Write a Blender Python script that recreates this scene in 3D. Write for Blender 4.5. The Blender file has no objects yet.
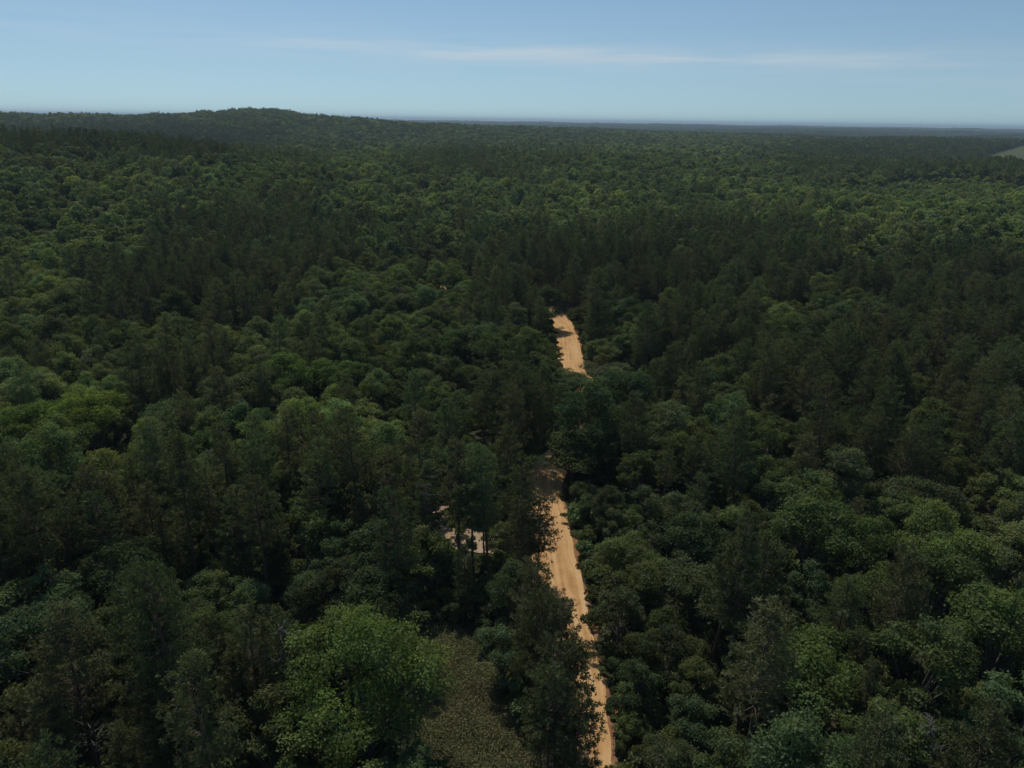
import bpy, math, random
import numpy as np
from mathutils import Matrix, Vector

# ------------------------------------------------------------------ scene, camera, light
scn = bpy.context.scene
C = scn.collection
R = math.radians
CAM_Z = 65.0
PITCH, ROLL, FPX = R(19.15), R(0.84), 759.0
W, H = 1024, 768

cp, sp = math.cos(PITCH), math.sin(PITCH)
F_ = np.array([0, cp, -sp]); r0 = np.array([1.0, 0, 0]); u0 = np.array([0, sp, cp])
U_ = math.cos(ROLL) * u0 - math.sin(ROLL) * r0
R_ = math.cos(ROLL) * r0 + math.sin(ROLL) * u0
cam_d = bpy.data.cameras.new('camera')
cam_d.sensor_width = 36.0
cam_d.lens = 36.0 * FPX / W
cam_d.clip_start = 0.5
cam_d.clip_end = 200000
cam = bpy.data.objects.new('camera', cam_d)
m = Matrix.Identity(4)
for i in range(3):
    m[i][0], m[i][1], m[i][2] = R_[i], U_[i], -F_[i]
m[2][3] = CAM_Z
cam.matrix_world = m
C.objects.link(cam)
scn.camera = cam

SUN_EL, SUN_AZ = R(60), R(-25)            # azimuth measured from +Y (the view) towards +X
SUN = np.array([math.sin(SUN_AZ) * math.cos(SUN_EL), math.cos(SUN_AZ) * math.cos(SUN_EL), math.sin(SUN_EL)])
world = bpy.data.worlds.new("World"); scn.world = world
world.use_nodes = True
wn, wl = world.node_tree.nodes, world.node_tree.links
wn.clear()
sky = wn.new('ShaderNodeTexSky'); sky.sky_type = 'NISHITA'; sky.sun_disc = False
sky.sun_elevation = SUN_EL; sky.sun_rotation = SUN_AZ
sky.altitude = 100; sky.air_density = 1.0; sky.dust_density = 0.3; sky.ozone_density = 1.5
bg = wn.new('ShaderNodeBackground'); bg.inputs['Strength'].default_value = 0.15
wo = wn.new('ShaderNodeOutputWorld')
# thin cirrus streaks low over the horizon
tc = wn.new('ShaderNodeTexCoord')
def wmath(op, a, b=None, c=None):
    n = wn.new('ShaderNodeMath'); n.operation = op
    for k, v in enumerate((a, b, c)):
        if v is None: continue
        if isinstance(v, (int, float)): n.inputs[k].default_value = v
        else: wl.new(v, n.inputs[k])
    return n.outputs[0]
sx = wn.new('ShaderNodeSeparateXYZ'); wl.new(tc.outputs['Generated'], sx.inputs[0])
az = wmath('ARCTAN2', sx.outputs[0], sx.outputs[1])
el = wmath('ARCSINE', sx.outputs[2])
cv = wn.new('ShaderNodeCombineXYZ')
wl.new(wmath('MULTIPLY', az, 5.0), cv.inputs[0]); wl.new(wmath('MULTIPLY', el, 75.0), cv.inputs[1])
nz = wn.new('ShaderNodeTexNoise'); nz.inputs['Scale'].default_value = 1.3; nz.inputs['Detail'].default_value = 5
nz.inputs['Roughness'].default_value = 0.55; nz.inputs['Distortion'].default_value = 0.35
wl.new(cv.outputs[0], nz.inputs['Vector'])
def band(c0, slope, wid):
    d = wmath('DIVIDE', wmath('SUBTRACT', wmath('MULTIPLY_ADD', az, slope, c0), el), wid)
    return wmath('POWER', 2.718, wmath('MULTIPLY', wmath('MULTIPLY', d, d), -1.0))
azwin = wmath('POWER', 2.718, wmath('MULTIPLY', wmath('POWER', wmath('DIVIDE', wmath('SUBTRACT', az, 0.10), 0.36), 4.0), -1.0))
streak = wmath('MULTIPLY', wmath('MULTIPLY', band(R(4.35), -0.016, R(0.5)), azwin), wmath('SUBTRACT', wmath('MULTIPLY', nz.outputs[0], 2.3), 0.45))
veil = wmath('MULTIPLY', band(R(4.2), -0.03, R(1.5)), wmath('SUBTRACT', wmath('MULTIPLY', nz.outputs[0], 1.2), 0.35))
mask = wmath('ADD', wmath('MULTIPLY', streak, 0.36), wmath('MULTIPLY', veil, 0.24)); mask.node.use_clamp = True
# the lowest degrees of the modelled sky are too warm: read it a little higher up
hv = wn.new('ShaderNodeCombineXYZ')
wl.new(sx.outputs[0], hv.inputs[0]); wl.new(sx.outputs[1], hv.inputs[1])
wl.new(wmath('MULTIPLY_ADD', wmath('ABSOLUTE', sx.outputs[2]), 0.95, 0.075), hv.inputs[2])
nv_ = wn.new('ShaderNodeVectorMath'); nv_.operation = 'NORMALIZE'
wl.new(hv.outputs[0], nv_.inputs[0]); wl.new(nv_.outputs[0], sky.inputs[0])
mx = wn.new('ShaderNodeMix'); mx.data_type = 'RGBA'
wl.new(mask, mx.inputs[0]); tn_ = wn.new('ShaderNodeMix'); tn_.data_type = 'RGBA'; tn_.blend_type = 'MULTIPLY'; tn_.inputs[0].default_value = 1
tn_.inputs[7].default_value = (.62, .69, .69, 1); wl.new(sky.outputs[0], tn_.inputs[6])
wl.new(tn_.outputs[2], mx.inputs[6]); mx.inputs[7].default_value = (5.6, 5.6, 5.5, 1)
wl.new(mx.outputs[2], bg.inputs['Color']); wl.new(bg.outputs[0], wo.inputs[0])

sd = bpy.data.lights.new('sun', 'SUN'); sd.energy = 2.9; sd.angle = R(0.53); sd.color = (1.0, 0.95, 0.86)
so = bpy.data.objects.new('sun', sd); C.objects.link(so)
so.rotation_euler = Vector(SUN).to_track_quat('Z', 'Y').to_euler()

scn.view_settings.view_transform = 'Standard'
scn.view_settings.look = 'None'
scn.view_settings.exposure = -0.25
scn.view_settings.gamma = 1.0
scn.view_settings.use_curve_mapping = False
cy = scn.cycles
cy.max_bounces = 8; cy.diffuse_bounces = 5; cy.glossy_bounces = 1; cy.transmission_bounces = 3
cy.volume_bounces = 0; cy.transparent_max_bounces = 4
cy.caustics_reflective = False; cy.caustics_refractive = False
cy.use_adaptive_sampling = False
cy.use_denoising = True
try:
    cy.denoiser = 'OPENIMAGEDENOISE'; cy.denoising_input_passes = 'RGB_ALBEDO_NORMAL'
except Exception:
    pass

rnd = random.Random(7)
rng = np.random.default_rng(11)
CAMP = np.array([0, 0, CAM_Z])

def smooth(a, b, x):
    t = np.clip((x - a) / (b - a), 0, 1); return t * t * (3 - 2 * t)

# ------------------------------------------------------------------ terrain
RIDGE_AZ = np.radians([-60, -40, -31.6, -26.0, -22.3, -19.6, -17.5, -14.7, -12.0, -8.0, -2.5, 4, 10, 20, 60])
RIDGE_H = np.array([40, 42, 43, 40, 45, 60, 63, 51, 44, 34, 27, 20, 16, 12, 10.0])
def terrain(x, y):
    x = np.asarray(x, float); y = np.asarray(y, float)
    r = np.hypot(x, y) + 1e-6
    a = np.arctan2(x, y)
    f = smooth(230, 520, r)
    z = f * (5.0 * np.sin(x / 97 + 1.3) * np.cos(y / 131 + .4) + 4.0 * np.sin(x / 213 - y / 171 + 2.0))
    far = smooth(900, 2200, r)
    z = z + far * (9 * np.sin(x / 410 + .7) * np.sin(y / 530 + 1.1) + 7 * np.sin(x / 890 + y / 1310))
    # wooded hill on one side and a low rise on the other
    z = z + 33 * np.exp(-((x + 330) / 230) ** 2 - ((y - 590) / 190) ** 2)
    z = z + 14 * np.exp(-((x - 420) / 260) ** 2 - ((y - 800) / 220) ** 2)
    z = z + 10 * np.exp(-((x - 60) / 260) ** 2 - ((y - 900) / 200) ** 2)
    # long far ridge
    g = np.interp(a, RIDGE_AZ, RIDGE_H) * (1 + 0.03 * np.sin(a * 60) + 0.03 * np.sin(a * 133 + 1) + .02 * np.sin(a * 251))
    prof = np.where(r < 2300, np.exp(-((r - 2300) / 620) ** 2), np.exp(-((r - 2300) / 1500) ** 2))
    z = z * (1 - .6 * prof * (np.abs(a) < 1.2)) + g * prof * (np.cos(a) > 0)
    z = z + 8 * smooth(4000, 9000, r) + 10 * smooth(6000, 14000, r) * np.sin(x / 3100 + 1) * np.sin(y / 4700)
    return z

def project(p):
    d = np.asarray(p, float) - CAMP
    k = d @ F_
    return 512 + FPX * (d @ R_) / k, 384 - FPX * (d @ U_) / k, k

def ray(px, py):
    d = F_ + R_ * (px - 512) / FPX - U_ * (py - 384) / FPX
    return d / np.linalg.norm(d)

def at(px, py, z=0.0):
    """the point of the ground, raised by z, that stands there"""
    d = ray(px, py)
    t = (z - CAM_Z) / d[2] if d[2] < -1e-4 else 3000.0
    for _ in range(12):
        p = CAMP + d * t
        g = float(terrain(p[0], p[1])) + z
        t = 0.5 * t + 0.5 * ((g - CAM_Z) / d[2])
    p = CAMP + d * t
    return np.array([p[0], p[1], float(terrain(p[0], p[1]))])

def stand_for_top(px, py, h):
    p = at(px, py, h)
    return p[0], p[1]

# ------------------------------------------------------------------ materials
def mat(name):
    mm = bpy.data.materials.new(name); mm.use_nodes = True
    mm.node_tree.nodes.clear()
    return mm, mm.node_tree.nodes, mm.node_tree.links

def leaf_material(name, trans=0.35, rough=0.6, spec=0.03):
    mm, n, l = mat(name)
    out = n.new('ShaderNodeOutputMaterial')
    a = n.new('ShaderNodeAttribute'); a.attribute_type = 'INSTANCER'; a.attribute_name = 'tint'
    v = n.new('ShaderNodeAttribute'); v.attribute_type = 'GEOMETRY'; v.attribute_name = 'tone'
    h = n.new('ShaderNodeMix'); h.data_type = 'RGBA'; h.blend_type = 'MULTIPLY'; h.inputs[0].default_value = 1
    l.new(a.outputs['Vector'], h.inputs[6]); l.new(v.outputs['Color'], h.inputs[7])
    d = n.new('ShaderNodeBsdfDiffuse'); t = n.new('ShaderNodeBsdfTranslucent')
    g = n.new('ShaderNodeBsdfGlossy'); g.inputs['Roughness'].default_value = rough; g.inputs['Color'].default_value = (.7, .8, .6, 1)
    y = n.new('ShaderNodeMix'); y.data_type = 'RGBA'; y.blend_type = 'MULTIPLY'; y.inputs[0].default_value = 1
    y.inputs[7].default_value = (1.2, 1.2, 0.5, 1)
    l.new(h.outputs[2], y.inputs[6])
    l.new(h.outputs[2], d.inputs['Color']); l.new(y.outputs[2], t.inputs['Color'])
    ms = n.new('ShaderNodeMixShader'); ms.inputs[0].default_value = trans
    l.new(d.outputs[0], ms.inputs[1]); l.new(t.outputs[0], ms.inputs[2])
    m2 = n.new('ShaderNodeMixShader'); m2.inputs[0].default_value = spec
    l.new(ms.outputs[0], m2.inputs[1]); l.new(g.outputs[0], m2.inputs[2])
    l.new(m2.outputs[0], out.inputs[0])
    return mm

M_LEAF = leaf_material('broadleaf_foliage', 0.42, 0.6, 0.008)
M_NEEDLE = leaf_material('pine_needles', 0.32, 0.6, 0.006)
M_BRUSH = leaf_material('dry_brush', 0.2, 0.7, 0.01)

def bark_material(name, c1, c2):
    mm, n, l = mat(name)
    out = n.new('ShaderNodeOutputMaterial'); b = n.new('ShaderNodeBsdfPrincipled')
    t = n.new('ShaderNodeTexCoord'); mp = n.new('ShaderNodeMapping'); mp.inputs['Scale'].default_value = (5, 5, 1.2)
    nt = n.new('ShaderNodeTexNoise'); nt.inputs['Scale'].default_value = 2.0; nt.inputs['Detail'].default_value = 6
    cr = n.new('ShaderNodeValToRGB'); cr.color_ramp.elements[0].position = .35; cr.color_ramp.elements[1].position = .68
    cr.color_ramp.elements[0].color = (*c1, 1); cr.color_ramp.elements[1].color = (*c2, 1)
    l.new(t.outputs['Object'], mp.inputs[0]); l.new(mp.outputs[0], nt.inputs['Vector']); l.new(nt.outputs[0], cr.inputs[0])
    l.new(cr.outputs[0], b.inputs['Base Color']); b.inputs['Roughness'].default_value = .9
    l.new(b.outputs[0], out.inputs[0])
    return mm
M_BARK = bark_material('grey_bark', (.05, .04, .032), (.16, .14, .115))
M_PBARK = bark_material('pine_bark', (.06, .035, .024), (.17, .11, .08))
M_DEAD = bark_material('weathered_wood', (.10, .088, .075), (.19, .175, .15))

def soil_material(name, cols, scale, rough=0.95, fine=None):
    mm, n, l = mat(name)
    out = n.new('ShaderNodeOutputMaterial'); b = n.new('ShaderNodeBsdfPrincipled')
    t = n.new('ShaderNodeNewGeometry')
    nt = n.new('ShaderNodeTexNoise'); nt.inputs['Scale'].default_value = scale; nt.inputs['Detail'].default_value = 8; nt.inputs['Roughness'].default_value = .65
    l.new(t.outputs['Position'], nt.inputs['Vector'])
    cr = n.new('ShaderNodeValToRGB'); e = cr.color_ramp.elements
    while len(e) < len(cols): e.new(.5)
    for k, (p, c) in enumerate(cols): e[k].position = p; e[k].color = (*c, 1)
    l.new(nt.outputs[0], cr.inputs[0]); l.new(cr.outputs[0], b.inputs['Base Color'])
    b.inputs['Roughness'].default_value = rough; b.inputs['Specular IOR Level'].default_value = .15
    bp = n.new('ShaderNodeBump'); bp.inputs['Strength'].default_value = .5; bp.inputs['Distance'].default_value = .25
    n2 = n.new('ShaderNodeTexNoise'); n2.inputs['Scale'].default_value = fine or scale * 6; n2.inputs['Detail'].default_value = 6
    l.new(t.outputs['Position'], n2.inputs['Vector']); l.new(n2.outputs[0], bp.inputs['Height']); l.new(bp.outputs[0], b.inputs['Normal'])
    l.new(b.outputs[0], out.inputs[0])
    return mm
M_GROUND = soil_material('forest_floor', [(.3, (.022, .03, .014)), (.5, (.04, .045, .02)), (.72, (.085, .06, .035))], .11)
M_SAND = soil_material('pale_sand', [(.3, (.28, .18, .10)), (.5, (.42, .29, .18)), (.7, (.56, .43, .30))], .3)
M_CLAY = soil_material('red_clay_verge', [(.3, (.16, .07, .035)), (.52, (.3, .15, .075)), (.7, (.4, .25, .14))], .45)
M_FIELD = soil_material('dry_pasture', [(.3, (.06, .075, .022)), (.55, (.085, .092, .03)), (.75, (.11, .105, .04))], .02)
M_SCRUB = soil_material('scrub_soil', [(.3, (.07, .06, .03)), (.5, (.11, .09, .05)), (.72, (.18, .14, .09))], .5)

def road_material():
    mm, n, l = mat('sandy_road')
    out = n.new('ShaderNodeOutputMaterial'); b = n.new('ShaderNodeBsdfPrincipled')
    uv = n.new('ShaderNodeUVMap'); uv.uv_map = 'along'
    s = n.new('ShaderNodeMapping'); s.inputs['Scale'].default_value = (9.0, 0.05, 1)
    l.new(uv.outputs[0], s.inputs[0])
    tr = n.new('ShaderNodeTexNoise'); tr.inputs['Scale'].default_value = 1.0; tr.inputs['Detail'].default_value = 5; tr.inputs['Distortion'].default_value = .25
    l.new(s.outputs[0], tr.inputs['Vector'])
    g = n.new('ShaderNodeNewGeometry')
    nb = n.new('ShaderNodeTexNoise'); nb.inputs['Scale'].default_value = .35; nb.inputs['Detail'].default_value = 9; nb.inputs['Roughness'].default_value = .7
    l.new(g.outputs['Position'], nb.inputs['Vector'])
    ad = n.new('ShaderNodeMix'); ad.data_type = 'FLOAT'; ad.inputs[0].default_value = .36
    l.new(tr.outputs[0], ad.inputs[2]); l.new(nb.outputs[0], ad.inputs[3])
    cr = n.new('ShaderNodeValToRGB'); e = cr.color_ramp.elements
    e.new(.5); e.new(.6)
    for k, (p, c) in enumerate([(.36, (.44, .23, .09)), (.47, (.58, .33, .14)), (.55, (.66, .40, .178)), (.68, (.70, .485, .265))]):
        e[k].position = p; e[k].color = (*c, 1)
    l.new(ad.outputs[0], cr.inputs[0]); l.new(cr.outputs[0], b.inputs['Base Color'])
    b.inputs['Roughness'].default_value = .95; b.inputs['Specular IOR Level'].default_value = .1
    bp = n.new('ShaderNodeBump'); bp.inputs['Strength'].default_value = .6; bp.inputs['Distance'].default_value = .15
    l.new(ad.outputs[0], bp.inputs['Height']); l.new(bp.outputs[0], b.inputs['Normal'])
    l.new(b.outputs[0], out.inputs[0])
    return mm
M_ROAD = road_material()

# ------------------------------------------------------------------ mesh helpers
def np_mesh(name, V, Fc, mats, mi=None, tone=None):
    """V n x 3, Fc: list of (k x 4 or k x 3 index arrays)"""
    me = bpy.data.meshes.new(name)
    V = np.asarray(V, np.float32)
    me.vertices.add(len(V)); me.vertices.foreach_set('co', V.ravel())
    sizes = np.concatenate([np.full(len(f), f.shape[1], np.int32) for f in Fc])
    idx = np.concatenate([f.ravel() for f in Fc]).astype(np.int32)
    me.loops.add(len(idx)); me.loops.foreach_set('vertex_index', idx)
    me.polygons.add(len(sizes))
    me.polygons.foreach_set('loop_start', np.concatenate([[0], np.cumsum(sizes)[:-1]]).astype(np.int32))
    me.polygons.foreach_set('loop_total', sizes)
    for mt in mats: me.materials.append(mt)
    if mi is not None: me.polygons.foreach_set('material_index', np.asarray(mi, np.int32))
    if tone is not None:
        at_ = me.attributes.new('tone', 'FLOAT_COLOR', 'FACE')
        col = np.ones((len(sizes), 4), np.float32); col[:, :3] = tone
        at_.data.foreach_set('color', col.ravel())
    me.update(calc_edges=True)
    return me

def unit(v): return v / (np.linalg.norm(v, axis=-1, keepdims=True) + 1e-9)

def leaf_quads(c, nrm, size, asp, g):
    """diamond leaves, a little folded"""
    n = len(c)
    t = unit(np.cross(nrm, unit(g.normal(size=(n, 3)))))
    b = np.cross(nrm, t)
    s = size[:, None]
    V = np.empty((n, 4, 3))
    V[:, 0] = c + t * s; V[:, 1] = c + b * s * asp + nrm * s * .18
    V[:, 2] = c - t * s; V[:, 3] = c - b * s * asp + nrm * s * .18
    return V.reshape(-1, 3), np.arange(n * 4).reshape(n, 4)

def tube(pts, rad, k=7):
    pts = np.asarray(pts, float); n = len(pts)
    d = np.gradient(pts, axis=0); d = unit(d)
    ref = np.where(np.abs(d[:, 2:3]) > .9, np.array([[1.0, 0, 0]]), np.array([[0, 0, 1.0]]))
    a = unit(np.cross(d, ref)); b = np.cross(d, a)
    ang = np.arange(k) * 2 * np.pi / k
    V = pts[:, None] + np.asarray(rad)[:, None, None] * (np.cos(ang)[None, :, None] * a[:, None] + np.sin(ang)[None, :, None] * b[:, None])
    i = np.arange(n - 1)[:, None] * k; j = np.arange(k)[None]; j2 = (j + 1) % k
    Fq = np.stack([i + j, i + j2, i + k + j2, i + k + j], -1).reshape(-1, 4)
    return V.reshape(-1, 3), Fq

class Mesh:
    def __init__(s): s.V = []; s.F = []; s.T = []; s.n = 0
    def add(s, V, F, tone=None):
        s.V.append(V); s.F.append(F + s.n); s.n += len(V)
        s.T.append(np.ones((len(F), 3)) if tone is None else tone)
    def build(s, name, mats): return np_mesh(name, np.concatenate(s.V), s.F, mats, tone=np.concatenate(s.T))

def merge(name, trunk, crown, mats):
    V = np.concatenate(trunk.V + crown.V)
    Fc = trunk.F + [f + trunk.n for f in crown.F]
    nt = sum(len(f) for f in trunk.F); nc = sum(len(f) for f in crown.F)
    mi = np.concatenate([np.zeros(nt), np.ones(nc)])
    return np_mesh(name, V, Fc, mats, mi, np.concatenate(trunk.T + crown.T))

# ------------------------------------------------------------------ broadleaf trees
def broadleaf(seed, height=14.0, rc=5.0, lobes=46, leaves=165, leaf=.30, base=.28, trunk=True, lobe_r=(.22, .38), limb_k=6, subs=7):
    g = np.random.default_rng(seed)
    zc = height * (base + (1 - base) * .47); rz = height * (1 - base) * .53
    # main dome of uneven lobes; a few leaders stick out
    M = max(5, lobes // subs)
    th = g.uniform(0, 2 * np.pi, M)
    u = np.clip(g.beta(1.7, 1.1, M) * 1.5 - .5, -.5, 1)
    sn = np.sqrt(1 - np.clip(u, -1, 1) ** 2)
    k = 3; ph = g.uniform(0, 6.28, k); am = g.uniform(.1, .27, k)
    uneven = 1 + sum(am[i] * np.cos((i + 1) * th + ph[i]) for i in range(k))
    rad = g.uniform(.42, .88, M) * uneven
    mc = np.stack([sn * np.cos(th) * rc * rad, sn * np.sin(th) * rc * rad, zc + u * rz * g.uniform(.6, .86, M)], -1)
    mr = rc * g.uniform(.2, .46, M)
    dirs = unit(g.normal(size=(M, subs, 3)) * np.array([1, 1, .8]) + .55 * unit(mc - np.array([0, 0, zc - .2 * rz]))[:, None] + np.array([0, 0, .25]))
    lc = (mc[:, None] + dirs * mr[:, None, None] * g.uniform(.55, 1.05, (M, subs, 1)) * np.array([1, 1, .85])).reshape(-1, 3)
    N = len(lc)
    mt_ = np.repeat(g.uniform(.85, 1.15, M), subs)
    lr = rc * g.uniform(*lobe_r, N)
    cr = Mesh()
    C_, N_, S_, T_ = [], [], [], []
    for i in range(N):
        n = max(4, int(leaves * (lr[i] / (rc * .3)) ** 2))
        d = unit(g.normal(size=(n, 3))); d[:, 2] = np.where(d[:, 2] < -.35, -d[:, 2], d[:, 2])
        rr = lr[i] * (1 + .17 * g.normal(size=n)) * np.where(g.random(n) < .25, g.uniform(1.1, 1.6, n), 1)
        p = lc[i] + d * rr[:, None] * np.array([1, 1, .78])
        keep = np.ones(n, bool)
        q = np.linalg.norm((p[:, None] - lc[None]) / np.array([1, 1, .78]), axis=2) / lr[None]
        q[:, i] = 9
        keep &= q.min(1) > .72
        keep &= p[:, 2] > height * base * .75
        p, d = p[keep], d[keep]
        nn = unit(d * .7 + np.array([0, 0, .3]) + .6 * g.normal(size=d.shape))
        C_.append(p); N_.append(nn); S_.append(g.uniform(.45, 1.0, len(p)) ** 1.3 * 1.45 * leaf)
        lt = mt_[i] * g.uniform(.85, 1.16) * np.array([g.uniform(.92, 1.12), 1, g.uniform(.8, 1.15)])
        T_.append(lt[None] * g.uniform(.8, 1.2, (len(p), 1)))
    V, F = leaf_quads(np.concatenate(C_), np.concatenate(N_), np.concatenate(S_), .62, g)
    cr.add(V, F, np.concatenate(T_))
    tr = Mesh()
    if trunk:
        r0_ = height * .017 + .07
        zt = height * (base + .28)
        n = 7; z = np.linspace(-.4, zt, n)
        wob = np.cumsum(g.normal(size=(n, 2)) * .10, 0); wob[0] = 0
        rr = r0_ * np.linspace(1.15, .5, n); rr[0] = r0_ * 1.5
        V, F = tube(np.column_stack([wob, z]), rr); tr.add(V, F)
        order = np.argsort(-lr)[:limb_k * 2]
        for i in order:
            s = g.integers(2, n - 1); a0 = np.array([*wob[s], z[s]]); a1 = lc[i]
            mid = (a0 + a1) / 2 + np.array([0, 0, -.05 * height * g.random()]) + g.normal(size=3) * .15
            t = np.linspace(0, 1, 5)[:, None]
            pts = (1 - t) ** 2 * a0 + 2 * t * (1 - t) * mid + t ** 2 * a1
            V, F = tube(pts, r0_ * np.linspace(.5, .1, 5), 5); tr.add(V, F)
    return tr, cr

# ------------------------------------------------------------------ pines
def pine(seed, height=22.0, lmax=3.3, base=.48, step=.55, per=4, tufts=11, needles=8, nlen=.46, nw=.055, trunk=True, sparse=0.0):
    g = np.random.default_rng(seed)
    r0_ = height * .0085 + .05
    n = 9; z = np.linspace(-.4, height * .985, n)
    wob = np.cumsum(g.normal(size=(n, 2)) * .09, 0); wob[0] = 0
    rr = r0_ * np.linspace(1.1, .13, n); rr[0] *= 1.3
    tr = Mesh(); V, F = tube(np.column_stack([wob, z]), rr, 7); tr.add(V, F)
    TC, TD, TS = [], [], []
    zz = height * base
    ax = lambda h: np.array([np.interp(h, z, wob[:, 0]), np.interp(h, z, wob[:, 1]), h])
    while zz < height - .3:
        t = (zz - height * base) / (height * (1 - base))
        prof = (np.sin(np.pi * (0.22 + .74 * t)) ** .75) * (1 - .35 * t)
        for _ in range(per):
            if g.random() < .12 + sparse * (1 - t): continue
            a = g.uniform(0, 6.283); L = lmax * prof * g.uniform(.62, 1.18)
            up = g.uniform(-.12, .28) + .75 * t ** 2
            o = ax(zz + g.uniform(-.2, .2))
            dirh = np.array([math.cos(a), math.sin(a), up])
            tip = o + dirh * L + np.array([0, 0, .18 * L])
            mid = o + dirh * L * .55
            tt = np.linspace(0, 1, 4)[:, None]
            pts = (1 - tt) ** 2 * o + 2 * tt * (1 - tt) * mid + tt ** 2 * tip
            if trunk and L > .8:
                V, F = tube(pts, r0_ * np.linspace(.24, .06, 4) * (1 - .5 * t), 4); tr.add(V, F)
            m_ = max(3, int(tufts * (L / lmax) ** 1.0))
            s = g.uniform(.28, 1.03, m_) ** .8
            c = (1 - s[:, None]) ** 2 * o + 2 * s[:, None] * (1 - s[:, None]) * mid + s[:, None] ** 2 * tip
            side = np.array([-math.sin(a), math.cos(a), 0])
            c = c + side * (g.normal(size=(m_, 1)) * .30 * L * (1.1 - s[:, None])) + g.normal(size=(m_, 3)) * np.array([.15, .15, .16])
            TC.append(c); TD.append(unit(dirh[None] * .6 + np.array([0, 0, .8]) + g.normal(size=(m_, 3)) * .35))
            bt = g.uniform(.8, 1.2); TS.append(np.full(m_, bt))
        zz += step * g.uniform(.7, 1.3)
    tc_, td_, ts_ = np.concatenate(TC), np.concatenate(TD), np.concatenate(TS)
    K = len(tc_)
    d = unit(td_[:, None] * .55 + unit(g.normal(size=(K, needles, 3))))
    L = nlen * g.uniform(.75, 1.25, (K, needles, 1))
    s = unit(np.cross(d, g.normal(size=d.shape))) * nw * (1 + 0 * L)
    P = np.empty((K, needles, 4, 3)); c = tc_[:, None]
    P[:, :, 0] = c; P[:, :, 1] = c + d * L * .55 + s; P[:, :, 2] = c + d * L; P[:, :, 3] = c + d * L * .55 - s
    cr = Mesh()
    tone = np.repeat(ts_[:, None], needles, 1)[..., None] * g.uniform(.8, 1.2, (K, needles, 1)) * np.array([1.0, 1, 1])
    cr.add(P.reshape(-1, 3), np.arange(K * needles * 4).reshape(-1, 4), tone.reshape(-1, 3))
    return tr, cr

# ------------------------------------------------------------------ prototypes
BL = []      # (height, crown radius, trunk data, crown data)
BL_SPEC = [(14.0, 5.0, 50, .26), (13.0, 4.4, 42, .24), (15.5, 4.6, 48, .30), (12.0, 5.2, 52, .22), (16.0, 5.2, 56, .28), (11.0, 3.9, 36, .20), (14.5, 4.0, 40, .22)]
NB = 7
BL_SPEC.append((20.0, 8.0, 95, .10))        # the huge oak by the scrub strip
PN_SPEC = [(21.0, 3.6, .44, 0.0), (22.5, 3.3, .50, .1), (19.5, 3.7, .38, 0.0), (22.0, 3.1, .46, .08), (18.0, 3.3, .34, 0.0), (23.0, 3.9, .52, .08)]
lod_objs = []
protos = bpy.data.collections.new('tree kinds')        # source meshes of the forest masses
PIDX = {}
def register(key, me):
    PIDX[key] = len(lod_objs)
    o = bpy.data.objects.new('kind_%03d' % len(lod_objs), me); protos.objects.link(o); lod_objs.append(o)

PN = []
for i, (h, rc, nl, b) in enumerate(BL_SPEC):
    t, c = broadleaf(100 + i, h, rc, int(nl * 2.1), 480, .155, b, lobe_r=(.11, .21)) if i < NB else broadleaf(100 + i, h, rc, 260, 640, .16, b, lobe_r=(.09, .17), limb_k=9)
    BL.append((h, rc, t.build('broadleaf_trunk', [M_BARK]), c.build('broadleaf_crown', [M_LEAF])))
    register(('b', 0, i), merge('broadleaf', t, c, [M_BARK, M_LEAF]))
    t, c = broadleaf(100 + i, h, rc, int(nl * .9), 48, .55, b, limb_k=1, lobe_r=(.2, .32), subs=4); register(('b', 1, i), merge('broadleaf', t, c, [M_BARK, M_LEAF]))
    t, c = broadleaf(100 + i, h, rc, 20, 14, 1.1, b, limb_k=1, lobe_r=(.28, .44), subs=3); register(('b', 2, i), merge('broadleaf', t, c, [M_BARK, M_LEAF]))
for i, (h, lm, b, s) in enumerate(PN_SPEC):
    t, c = pine(200 + i, h, lm, b, step=.46, per=5, tufts=14, needles=9, nlen=.40, nw=.05, sparse=s)
    PN.append((h, lm, t.build('pine_trunk', [M_PBARK]), c.build('pine_crown', [M_NEEDLE])))
    register(('p', 0, i), merge('pine', t, c, [M_PBARK, M_NEEDLE]))
    t, c = pine(200 + i, h, lm, b, step=.8, per=4, tufts=8, needles=5, nlen=.75, nw=.16, trunk=False, sparse=s); register(('p', 1, i), merge('pine', t, c, [M_PBARK, M_NEEDLE]))
    t, c = pine(200 + i, h, lm * 1.1, b, step=1.7, per=3, tufts=4, needles=4, nlen=1.5, nw=.45, trunk=False, sparse=s); register(('p', 2, i), merge('pine', t, c, [M_PBARK, M_NEEDLE]))
# a patch of distant canopy for the last kilometres
def patch(seed):
    g = np.random.default_rng(seed); cr = Mesh(); tr = Mesh()
    V, F = tube([(0, 0, -1), (0, 0, 8)], [.3, .2], 4); tr.add(V, F)
    for _ in range(16):
        x, y = g.uniform(-17, 17, 2); h = g.uniform(11, 19); r = g.uniform(3.5, 5.5); n = 34
        d = unit(g.normal(size=(n, 3))); d[:, 2] = np.abs(d[:, 2])
        p = np.array([x, y, h - r * .8]) + d * np.array([r, r, r * .8]) * g.uniform(.8, 1.1, (n, 1))
        V, F = leaf_quads(p, unit(d + .5 * g.normal(size=d.shape)), g.uniform(1.3, 2.2, n), .7, g)
        cr.add(V, F, np.ones((n, 3)) * g.uniform(.7, 1.25) * np.array([g.uniform(.9, 1.1), 1, 1]))
    return tr, cr
for i in range(4):
    t, c = patch(400 + i); register(('f', 3, i), merge('canopy_patch', t, c, [M_BARK, M_LEAF]))
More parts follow.
